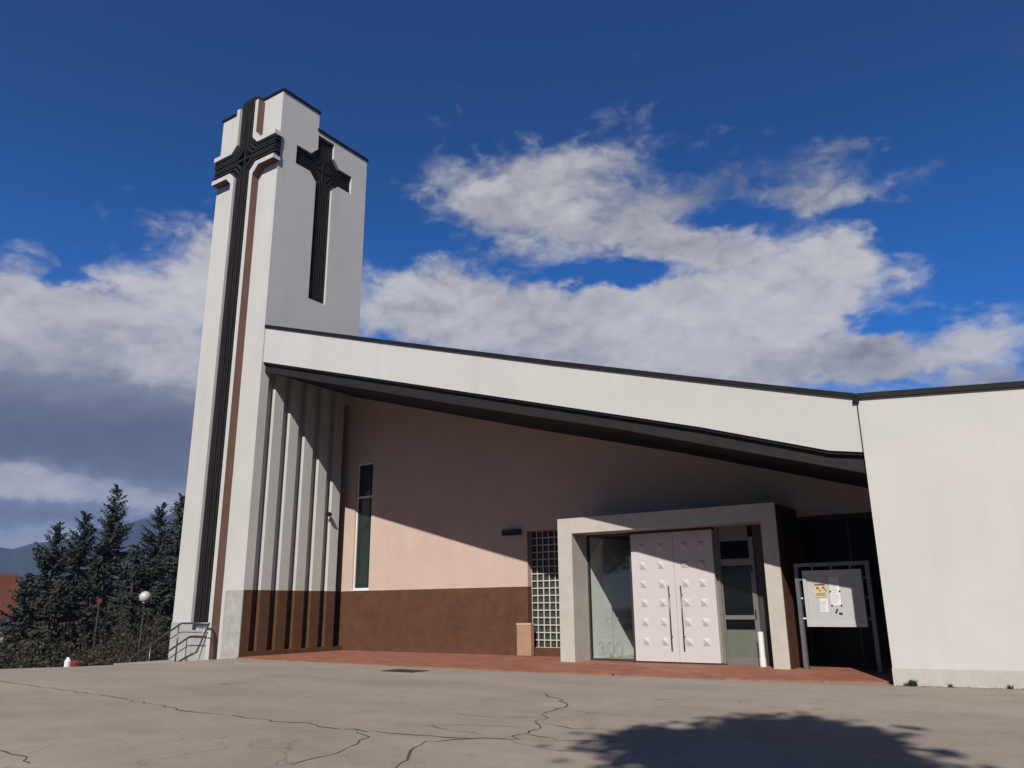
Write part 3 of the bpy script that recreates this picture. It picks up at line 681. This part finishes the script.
# dark glazing at the right of the portal
mb = MB(); mb.box(-4.897, RX, P + .05, P + .14, 3.13, 3.25); mb.box(-4.897, RX, P + .05, P + .14, 0, .12); mb.box(-4.897, -4.83, P + .05, P + .14, .12, 3.13); mb.box(-3.85, -3.78, P + .05, P + .14, .12, 3.13); mb.box(RX - .07, RX, P + .05, P + .14, .12, 3.13)
dg = mb.build('dark_glazing', black, ch); dg['label'] = 'black glazed opening behind the notice board'
MB().box(-4.83, RX - .07, P + .09, P + .10, .12, 3.13).build('pane', blackpanel, dg)

# ------------------------------------------------------------------ objects round the porch
# notice board
nb_ = thing('notice_board', 'grey tubular notice board with a pale case, right of the stone portal', 'notice board', (-3.91, 17.36, 0.028))
ang = -R(6)
def nbp(u, v, z): c, s = math.cos(ang), math.sin(ang); return (-3.91 + u * c - v * s, 17.36 + u * s + v * c, z)
def nbox(mb, u0, u1, v0, v1, z0, z1): mb.prism([(u0, v0), (u1, v0), (u1, v1), (u0, v1)], lambda a, b, d: nbp(a, b, d), z0, z1)
for s in (-1, 1):
    mb = MB(); nbox(mb, s * .715 - .04, s * .715 + .04, -.04, .04, .05, 2.05)
    nbox(mb, s * .715 - .07, s * .715 + .07, -.07, .07, .028, .05)
    mb.build('post', galv, nb_)
mb = MB(); nbox(mb, -.755, .755, -.04, .04, 2.05, 2.125); mb.build('top_rail', galv, nb_)
mb = MB(); b0, b1, zc0, zc1 = -.59, .595, .86, 1.97
nbox(mb, b0, b1, -.02, .05, zc0, zc1)
nbox(mb, b0, b0 + .07, -.05, -.02, zc0, zc1); nbox(mb, b1 - .07, b1, -.05, -.02, zc0, zc1); nbox(mb, b0 + .07, b1 - .07, -.05, -.02, zc1 - .12, zc1); nbox(mb, b0 + .07, b1 - .07, -.05, -.02, zc0, zc0 + .08)
pn = mb.build('case', boardm, nb_)
for u in (-.38, .0, .38):
    mb = MB(); nbox(mb, u - .02, u + .02, -.02, .02, zc1, 2.05); mb.build('bracket', galv, nb_)
for s, ue in ((-1, b0), (1, b1)):
    for z in (1.02, 1.42, 1.80):
        a, b = sorted((ue, s * .68)); mb = MB(); nbox(mb, a, b, -.018, .018, z - .015, z + .015); mb.build('bracket', whitepaint if s < 0 else galv, nb_)
mb = MB(); nbox(mb, b0 - .03, b0, -.06, -.02, 1.28, 1.44); mb.build('lock', black, nb_)
def sheet(name, u0, u1, z0, z1, m_, label, cat, v=-.026):
    mb = MB(); nbox(mb, u0, u1, v, v + .005, z0, z1); o = mb.build(name, m_); return tag(o, label, cat, 'papers in the notice board')
uw = b1 - b0
yl = sheet('poster', b0 + .17 * uw, b0 + .385 * uw, 1.44, 1.70, yellowm, 'yellow poster with a black printed top edge in the notice board', 'poster')
mb = MB(); rr = random.Random(4)
nbox(mb, b0 + .19 * uw, b0 + .37 * uw, -.030, -.0265, 1.672, 1.698)
for u in (.215, .315):
    for i in range(5):
        uu = b0 + (u + .013 * i) * uw; zz = 1.59 + .03 * math.sin(i * 1.1 + .4) + rr.uniform(-.008, .008); nbox(mb, uu, uu + .02, -.0302, -.0266, zz, zz + .028)
for i in range(4): nbox(mb, b0 + .20 * uw, b0 + .36 * uw, -.0285, -.0265, 1.47 + .015 * i, 1.475 + .015 * i)
mb.build('print', mat('print_ink', (.12, .09, .03), .8, .2), yl)
s1 = sheet('notice_sheet', b0 + .25 * uw, b0 + .385 * uw, 1.14, 1.41, paperm, 'white sheet below the yellow poster in the notice board', 'paper')
mb = MB()
for i in range(9): nbox(mb, b0 + .265 * uw, b0 + (.33 + .035 * rr.random()) * uw, -.0285, -.0265, 1.17 + .023 * i, 1.175 + .023 * i)
mb.build('print', mat('faint_ink', (.45, .45, .46), .8, .2), s1)
s2 = sheet('notice_sheet', b0 + .445 * uw, b0 + .61 * uw, 1.27, 1.84, paperm, 'tall white sheet held by four dark magnets in the notice board', 'paper')
mb = MB()
for i in range(14): nbox(mb, b0 + .46 * uw, b0 + (.53 + .055 * rr.random()) * uw, -.0285, -.0265, 1.32 + .03 * i, 1.326 + .03 * i)
mb.build('print', MATS['faint_ink'], s2)
for u, z in ((.448, 1.55), (.607, 1.55), (.455, 1.275), (.612, 1.275)): MB().tube([nbp(b0 + u * uw, -.027, z), nbp(b0 + u * uw, -.04, z)], .016, 8).build('magnet', black, s2)
for u, z in ((.53, 1.19), (.51, 1.145), (.57, 1.12), (.598, 1.115)):
    o = MB().tube([nbp(b0 + u * uw, -.021, z), nbp(b0 + u * uw, -.036, z)], .019, 8).build('magnet', black)
    tag(o, 'one of the loose round black magnets below the tall white sheet', 'magnet', 'loose magnets in the notice board')

# bin
bn = thing('litter_bin', 'beige concrete litter bin against the brown wall left of the glass blocks', 'bin', (-12.235, 18.62, .028))
mb = MB(); mb.prism(rect(-12.56, -12.10, 18.68, 18.86), XY, .03, .82); mb.build('body', binm, bn, bevel=.02)
mb = MB(); mb.prism(rect(-12.565, -12.095, 18.675, 18.865), XY, .82, .88, holes=[rect(-12.49, -12.17, 18.72, 18.82)]); mb.build('rim', binlid, bn)
# wall lamp
wl_ = thing('wall_lamp', 'black rectangular wall lamp on the pink wall left of the glass blocks', 'wall lamp', (-12.81, P, 3.34))
MB().box(-13.11, -12.51, P - .16, P - .0, 3.27, 3.42).build('housing', black, wl_, bevel=.015)
MB().box(-13.06, -12.56, P - .165, P - .159, 3.285, 3.33).build('lens', darkglass, wl_)
# spotlight on a fin
sp = thing('spotlight', 'small dark spotlight fixed to the last white fin of the tower', 'spotlight', (-19.40, 17.95, 4.26))
MB().box(-19.43, -19.38, 17.9, 18.0, 4.22, 4.30).build('bracket', darkmetal, sp)
MB().tube([(-19.385, 18.0, 4.27), (-19.26, 17.92, 4.23)], [.06, .075], 12).build('lamp_head', darkmetal, sp)
# drain cover
dc = MB(); rot = .12
for i in range(9): dc.box(-12.42 + i * .095, -12.42 + i * .095 + .055, 13.32, 13.80, .0, .012)
dc.box(-12.46, -12.43, 13.28, 13.84, .0, .013); dc.box(-11.6, -11.57, 13.28, 13.84, .0, .013); dc.box(-12.43, -11.6, 13.28, 13.32, 0, .0125); dc.box(-12.43, -11.6, 13.80, 13.84, 0, .0125); dc.box(-12.43, -11.6, 13.32, 13.8, .001, .005)
tag(dc.build('drain_cover', iron), 'rusty rectangular drain grating in the asphalt before the porch', 'drain cover')
# handrail by the tower
hr = thing('handrail', 'steel handrail of the steps going down beside the tower', 'handrail', (-21.5, 14.5, -.13))
rp_ = [(-20.23, 14.5, .935), (-21.50, 14.5, .935), (-21.62, 14.5, .90), (-24.1, 14.5, -.18), (-25.6, 14.5, -.83)]
MB().tube(rp_, .027).build('top_rail', railm, hr, smooth=True)
MB().tube([(x - .02, y, z - .245) for x, y, z in rp_], .014, 8).build('lower_rail', railm, hr, smooth=True)
for x, zt, zb_ in ((-21.66, .87, -.13), (-22.96, .31, -.75), (-23.97, -.12, -1.0), (-25.3, -.70, -1.6)):
    MB().tube([(x, 14.5, zb_), (x, 14.5, zt)], .022, 8).build('post', railm, hr, smooth=True)
MB().tube([(-20.23, 14.5, .935), (-19.98, 14.0, .20), (-20.05, 13.93, .15), (-20.38, 13.85, .0), (-20.9, 13.8, -.3)], .03).build('end_rail', railm, hr, smooth=True)
MB().tube([(-20.20, 14.45, .70), (-19.95, 14.05, -.05), (-19.93, 14.03, -.13)], .013, 8).build('end_rail', railm, hr, smooth=True)
MB().tube([(-20.25, 13.90, -.13), (-20.25, 13.90, .08)], .02, 8).build('post', railm, hr, smooth=True)
# weeds at the foot of the white wall
def weed(x, y, h, n, seed, label):
    rnd = random.Random(seed); mb = MB()
    for i in range(n):
        a = rnd.uniform(0, 6.28); l = h * rnd.uniform(.5, 1.1); t = rnd.uniform(.2, 1.2); w = l * .14
        d = Vector((math.cos(a) * math.sin(t), math.sin(a) * math.sin(t) * .6, math.cos(t))); s_ = Vector((-math.sin(a), math.cos(a), 0)) * w
        b = Vector((x + rnd.uniform(-.03, .03), y + rnd.uniform(-.02, .02), 0)); mid = b + d * l * .55; tip = b + d * l - Vector((0, 0, l * .12))
        mb.face([b, mid + s_, tip, mid - s_])
    return tag(mb.build('weed', weed_m, fix=False), label, 'weed', 'weeds along the white wall')
x, y = rp(.26, -.07); weed(x, y, .16, 40, 1, 'tallest tuft of weeds at the left corner of the white wall')
x, y = rp(.80, -.06); weed(x, y, .07, 26, 2, 'flat dark tuft of weeds in the middle of the white wall foot')
x, y = rp(1.62, -.06); weed(x, y, .09, 24, 3, 'small tuft of weeds at the right end of the white wall foot')
lt = MB(); rnd = random.Random(5)
for i in range(150):
    t = rnd.uniform(-.1, 2.4); x, y = rp(t, -rnd.uniform(.02, .10)); s_ = rnd.uniform(.008, .022); a = rnd.uniform(0, 3.14)
    lt.face([(x + s_ * math.cos(a + q * 2.09), y + s_ * math.sin(a + q * 2.09), .006 + .006 * (q == 1)) for q in range(3)])
for i in range(110):
    x = rnd.uniform(-19, -3); y = 14.55 + rnd.uniform(-.12, .05) + abs(x + 10.5) * .035; s_ = rnd.uniform(.008, .026); a = rnd.uniform(0, 3.14)
    lt.face([(x + s_ * math.cos(a + q * 2.09), y + s_ * math.sin(a + q * 2.09), .03 + .008 * (q == 1)) for q in range(3)])
tag(lt.build('leaf_litter', litterm, fix=False), 'dry leaf crumbs along the pavement edge and wall foot', 'leaf litter', kind='stuff')

# ------------------------------------------------------------------ vegetation left of the tower
def polar(a, r_, z=0.0): return (r_ * math.sin(R(a)), r_ * math.cos(R(a)), z)
def spruce(a, r_, eltop, spread, seed, mi, label):
    rnd = random.Random(seed); x, y, _ = polar(a, r_); zt = 1.3 + r_ * math.tan(R(eltop)); zb = ground_z(x) - .1; H_ = zt - zb
    t = thing('spruce_tree', label, 'spruce tree', (x, y, zb), 'spruces below the parking edge')
    MB().tube([(x, y, zb), (x + .05, y, zb + H_ * .5), (x, y, zt - .15)], [.2, .11, .015], 7).build('trunk', bark, t, smooth=True)
    mb = MB(); z = zb + .5
    ax = Vector((x, y, 0))
    while z < zt - .1:
        f = (zt - z) / H_; ln0 = spread * (f ** .72) * (1.0 if f > .12 else .9) + .08
        nbr = rnd.randint(5, 8) if f < .3 else rnd.randint(7, 10)
        for k_ in range(nbr):
            an = rnd.uniform(0, 6.283); ln = ln0 * rnd.uniform(.6, 1.22); dr = rnd.uniform(-.12, .28) if f > .25 else rnd.uniform(-.65, -.1)
            d = Vector((math.cos(an), math.sin(an), 0)); side = Vector((-d.y, d.x, 0)); zz = z + rnd.uniform(-.18, .18)
            n = max(3, int(ln / .16))
            for i in range(1, n + 1):
                s_ = i / n; c = ax + d * (ln * s_) + Vector((0, 0, zz - dr * ln * s_ + .14 * ln * s_ * s_ * s_))
                w = (.34 * ln * (1 - s_ * .75) + .06) * rnd.uniform(.6, 1.2); w = min(w, .42)
                for sg in (-1, 1):
                    tip = c + side * sg * w + d * (w * .7) + Vector((0, 0, -w * rnd.uniform(.05, .65)))
                    p2 = c + d * .10 + Vector((0, 0, .035)); h = Vector((0, 0, -rnd.uniform(.07, .16)))
                    mb.face([c - d * .05, p2, tip]); mb.face([c - d * .07, c + d * .05 + h, tip + h * .9 - d * .06])
            tip = ax + d * (ln * 1.06) + Vector((0, 0, zz - dr * ln + .17 * ln)); c = ax + d * ln * .8 + Vector((0, 0, zz - dr * ln * .8 + .07 * ln))
            mb.face([c + side * .05, tip, c - side * .05 - Vector((0, 0, .06))])
        z += rnd.uniform(.17, .26) if f < .4 else rnd.uniform(.2, .3)
    mb.tube([(x, y, zt - .5), (x, y, zt)], [.05, .01], 5)
    mb.build('crown', spruce_m[mi], t, fix=False)
spruce(-63.75, 46, 5.3, 2.6, 1, 1, 'spruce with a thin leaning top nearest the red roofed house')
spruce(-62.35, 48, 6.15, 2.7, 2, 1, 'second spruce from the house, with two ragged tips')
spruce(-60.72, 50, 7.7, 2.8, 3, 0, 'tallest blue-grey spruce, in the middle of the group')
spruce(-57.95, 46, 6.7, 2.6, 4, 1, 'dark spruce between the globe lamp and the tower')
spruce(-56.75, 44, 7.3, 2.4, 5, 0, 'spruce half hidden behind the tower edge')
spruce(-65.0, 43, 2.3, 2.2, 6, 2, 'low olive green spruce in front of the red roof')
spruce(-61.4, 41, 3.3, 2.5, 7, 1, 'low broad dark spruce in front of the tallest spruce')
spruce(-59.2, 45, 4.1, 2.4, 8, 0, 'short blue-grey spruce in the gap left of the globe lamp')
spruce(-63.2, 40, 1.9, 2.2, 9, 2, 'lowest olive spruce at the parking edge')

def shrub(a, r_, eltop, rad, seed, lm, label, twigs=70, leaves=1500):
    rnd = random.Random(seed); x, y, _ = polar(a, r_); zb = ground_z(x) - .1; h = 1.3 + r_ * math.tan(R(eltop)) - zb
    t = thing('shrub', label, 'shrub', (x, y, zb), 'shrubs along the parking edge')
    st = MB(); lf = MB()
    for i in range(int(twigs * .6)):
        an = rnd.uniform(0, 6.28); q = rnd.random() ** .6 * rad; hh = h * rnd.uniform(.45, 1.05) * (1 - .35 * (q / rad) ** 2)
        bx, by = x + math.cos(an) * q * .4, y + math.sin(an) * q * .4; tx, ty = x + math.cos(an) * q, y + math.sin(an) * q
        p0 = Vector((bx, by, zb)); p2 = Vector((tx, ty, zb + hh)); p1 = (p0 + p2) / 2 + Vector((rnd.uniform(-.12, .12), rnd.uniform(-.12, .12), .1))
        st.tube([p0, p1, p2], [.016, .012, .005], 4)
        for k_ in range(3):
            s_ = rnd.uniform(.35, .9); b = p0.lerp(p2, s_); e_ = b + Vector((rnd.uniform(-.35, .35), rnd.uniform(-.35, .35), rnd.uniform(.15, .5))); st.tube([b, e_], [.008, .004], 4)
        for k_ in range(int(leaves * 2.6) // twigs):
            s_ = rnd.uniform(.2, 1.02); b = p0.lerp(p2, s_) + Vector((rnd.gauss(0, .2), rnd.gauss(0, .2), rnd.gauss(0, .16))); l = rnd.uniform(.04, .10)
            u = Vector((rnd.gauss(0, 1), rnd.gauss(0, 1), rnd.gauss(0, 1))).normalized() * l; v = u.cross(Vector((rnd.gauss(0, 1), rnd.gauss(0, 1), rnd.gauss(0, 1)))).normalized() * l * .5
            lf.face([b, b + u * .5 + v, b + u, b + u * .5 - v])
    st.build('branches', twig, t, fix=False); lf.build('foliage', lm, t, fix=False)
shrub(-59.9, 33, 1.2, 1.6, 21, shrub_m, 'tall brown twiggy shrub left of the globe lamp', 110, 1700)
shrub(-57.4, 32, .8, 1.3, 22, shrub_m, 'brown twiggy shrub between the globe lamp and the tower', 80, 1100)
shrub(-62.0, 31, -1.6, 1.3, 23, darkshrub_m, 'dark green shrub above the two bollards', 60, 2200)
shrub(-65.6, 32, -1.3, 1.5, 24, darkshrub_m, 'dark leafy shrub at the left edge of the picture', 80, 3200)
shrub(-63.9, 31, -1.3, 1.3, 25, shrub_m, 'low brown shrub between the dark shrubs', 70, 1200)
shrub(-67.4, 31, -1.4, 1.4, 26, shrub_m, 'outermost brown shrub at the far left', 70, 1200)
shrub(-61.0, 30, -1.2, 1.0, 27, shrub_m, 'small brown shrub right of the red bollard', 60, 900)
shrub(-55.9, 33, .2, 1.2, 28, darkshrub_m, 'dark shrub behind the handrail', 60, 2000)
shrub(-58.7, 37, .1, 1.6, 29, darkshrub_m, 'dark shrub behind the globe lamp', 80, 3000)

# globe lamp
lx, ly, lz = polar(-58.37, 30, 1.3 + 30 * math.tan(R(.84)))
gl = thing('street_lamp', 'globe street lamp with a white ball on a thin dark pole among the shrubs', 'street lamp', (lx, ly, -2.6))
polem = mat('black_pole', (.02, .02, .02), .6, .3, var=.2)
MB().tube([(lx, ly, -2.6), (lx, ly, lz - .2)], [.04, .03], 8).build('pole', polem, gl, smooth=True)
MB().tube([(lx, ly, lz - .24), (lx, ly, lz - .16)], [.07, .09], 10).build('collar', railm, gl, smooth=True)
bm = bmesh.new(); bmesh.ops.create_uvsphere(bm, u_segments=20, v_segments=12, radius=.185); me = bpy.data.meshes.new('globe'); bm.to_mesh(me); bm.free()
for p in me.polygons: p.use_smooth = True
me.materials.append(mat('opal_glass', (.55, .54, .55), .35, .5, var=.1)); o = bpy.data.objects.new('globe', me); COL.objects.link(o); o.location = (lx, ly, lz); o.parent = gl; o.matrix_parent_inverse = Matrix.Translation((-lx, -ly, 2.6))
# posts beyond the edge
x, y, _ = polar(-62.24, 25.2)
MBp = MB().tube([(x, y, -1.2), (x, y, .02), (x, y, .12)], [.09, .08, .03], 10).build('bollard', whitepaint)
tag(MBp, 'small white bollard peeping over the parking edge', 'bollard')
x, y, _ = polar(-61.85, 25.6)
MBp = MB().tube([(x, y, -1.2), (x, y, -.05), (x, y, .01)], [.17, .15, .09], 12).build('bollard', redm)
tag(MBp, 'stout red bollard right of the small white one, barely over the parking edge', 'bollard')
x, y, _ = polar(-60.95, 39.5); z = 1.3 + 39.5 * math.tan(R(.62))
sg = thing('round_sign', 'small round red sign on a pole among the dark spruces', 'sign', (x, y, -3.5))
MB().tube([(x, y, -3.5), (x, y, z)], .03, 6).build('pole', railm, sg)
dn = Vector((-x, -y, 0)).normalized(); MB().tube([Vector((x, y, z)) + dn * .04, Vector((x, y, z)) + dn * .06], .11, 16).build('sign_plate', redm, sg)

# house with a red roof
hs_ = thing('house', 'white house with a steep red tiled roof behind the spruces at the left edge', 'house', polar(-69, 75, -5.2))
hc = Vector(polar(-69.4, 75)); tx_ = Vector((math.cos(R(-69.4)), -math.sin(R(-69.4)), 0)); ty_ = Vector((math.sin(R(-69.4)), math.cos(R(-69.4)), 0))
def hp(u, v, z): q = hc + tx_ * u + ty_ * v; return (q.x, q.y, z)
def hbox(mb, u0, u1, v0, v1, z0, z1): mb.prism(rect(u0, u1, v0, v1), lambda a, b, d: hp(a, b, d), z0, z1)
mb = MB(); hbox(mb, -7, 4.6, -3, 5, -5.2, 1.1)
for u in (-7, 4.3): mb.prism([(-3, 1.1), (5, 1.1), (1, 3.85)], lambda a, b, d: hp(d, a, b), u, u + .3)
mb.build('wall', housew, hs_)
mb = MB(); mb.prism([(-3.8, .78), (1, 4.02), (5.8, .78), (5.8, 1.0), (1, 4.25), (-3.8, 1.0)], lambda a, b, d: hp(d, a, b), -7.6, 5.2)
rf_ = mb.build('roof', redroof, hs_)
mb = MB(); hbox(mb, 2.7, 3.35, .3, 1.0, 3.2, 4.75); mb.build('chimney', darkwood, rf_)
for u in (-4.5, -1.2, 2.3):
    mb = MB(); hbox(mb, u, u + 1.1, -3.05, -2.98, -.9, .4); w_ = mb.build('window', whitepaint, hs_)
    mb = MB(); hbox(mb, u + .08, u + 1.02, -3.06, -3.052, -.82, .32); mb.build('pane', darkglass, w_)

# tree behind the viewer that throws the shadow on the asphalt
def broad_tree(x, y, H_, rad, seed, label):
    rnd = random.Random(seed); t = thing('broadleaf_tree', label, 'tree', (x, y, 0))
    tb = MB().tube([(x, y, 0), (x + .1, y - .05, 3), (x - .05, y, H_ * .55), (x, y, H_ * .85)], [.26, .2, .14, .04], 10)
    lf = MB(); cl = []
    for i in range(40):
        a = rnd.uniform(0, 6.28); z = H_ * rnd.uniform(.45, .97); rr_ = rad * math.sqrt(max(0.05, 1 - ((z / H_ - .62) / .40) ** 2)) * rnd.uniform(.1, 1.0)
        c = Vector((x + math.cos(a) * rr_, y + math.sin(a) * rr_, z)); cl.append(c)
        b = Vector((x, y, max(2.5, z - rr_ * .8 - .5))); tb.tube([b, b.lerp(c, .6) + Vector((0, 0, .15)), c], [.06, .04, .012], 6)
    for c in cl:
        s_ = rnd.uniform(.28, .62)
        for k_ in range(520):
            b = c + Vector((rnd.gauss(0, 1), rnd.gauss(0, 1), rnd.gauss(0, .75))) * s_ * .72; l = rnd.uniform(.13, .25)
            u = Vector((rnd.gauss(0, 1), rnd.gauss(0, 1), rnd.gauss(0, 1))).normalized() * l; v = u.cross(Vector((rnd.gauss(0, 1), rnd.gauss(0, 1), rnd.gauss(0, 1)))).normalized() * l * .5
            lf.face([b, b + u * .5 + v, b + u, b + u * .5 - v])
    tb.build('trunk', bark, t, fix=False); lf.build('crown', leaf_m, t, fix=False); return t
bt = broad_tree(3.15, -4.9, 13.2, 1.5, 35, 'leafy tree behind the viewer whose crown shades the asphalt')
bt['group'] = 'trees behind the viewer'
for bx, by, sc_, rz, lb in ((-34, -17, 1.2, .4, 'unseen tree at the far left end of the row behind the viewer'), (-25, -21, 1.3, 1.0, 'second unseen tree from the left in the row behind the viewer'), (-16, -23, 1.22, 1.7, 'third unseen tree from the left in the row behind the viewer'), (-7, -22, 1.36, 2.2, 'taller unseen tree left of the middle of the row behind the viewer'), (2, -24, 1.2, 3.1, 'unseen tree in the middle of the row behind the viewer'), (11, -22, 1.38, 4.0, 'tallest unseen tree of the row behind the viewer'), (20, -21, 1.25, 4.6, 'second unseen tree from the right in the row behind the viewer'), (29, -18, 1.3, 5.2, 'unseen tree at the right end of the row behind the viewer')):  # unseen tree row, made tall and wide to cut sky fill in the porch
    c = bt.copy(); COL.objects.link(c); c['label'] = lb
    M_ = Matrix.Translation((bx, by, 0)) @ Matrix.Rotation(rz, 4, 'Z') @ Matrix.Diagonal((sc_ * 2.9, sc_ * 2.9, sc_, 1)) @ Matrix.Translation((0, 0, -2.2)); c.matrix_world = M_
    for q in bt.children:
        d = q.copy(); COL.objects.link(d); d.parent = c; d.matrix_parent_inverse = q.matrix_parent_inverse

# ------------------------------------------------------------------ haze
hz = MB().box(-1950, 1950, -1950, 1950, -9, 200).build('haze', [], fix=True)
hm = bpy.data.materials.new('haze'); hm.use_nodes = True; hn, hl = hm.node_tree.nodes, hm.node_tree.links; hn.clear()
ho = hn.new('ShaderNodeOutputMaterial'); pv = hn.new('ShaderNodeVolumePrincipled')
pv.inputs['Color'].default_value = (0.40, 0.56, 1.0, 1); pv.inputs['Density'].default_value = HAZE_DENSITY; pv.inputs['Anisotropy'].default_value = 0.2
hl.new(pv.outputs[0], ho.inputs['Volume']); hz.data.materials.append(hm)
tag(hz, kind='stuff', label='thin blue haze in the air towards the far hills', cat='haze')
SC.cycles.volume_bounces = 0
SC.cycles.max_bounces = 8; SC.cycles.diffuse_bounces = 1; SC.cycles.transparent_max_bounces = 12
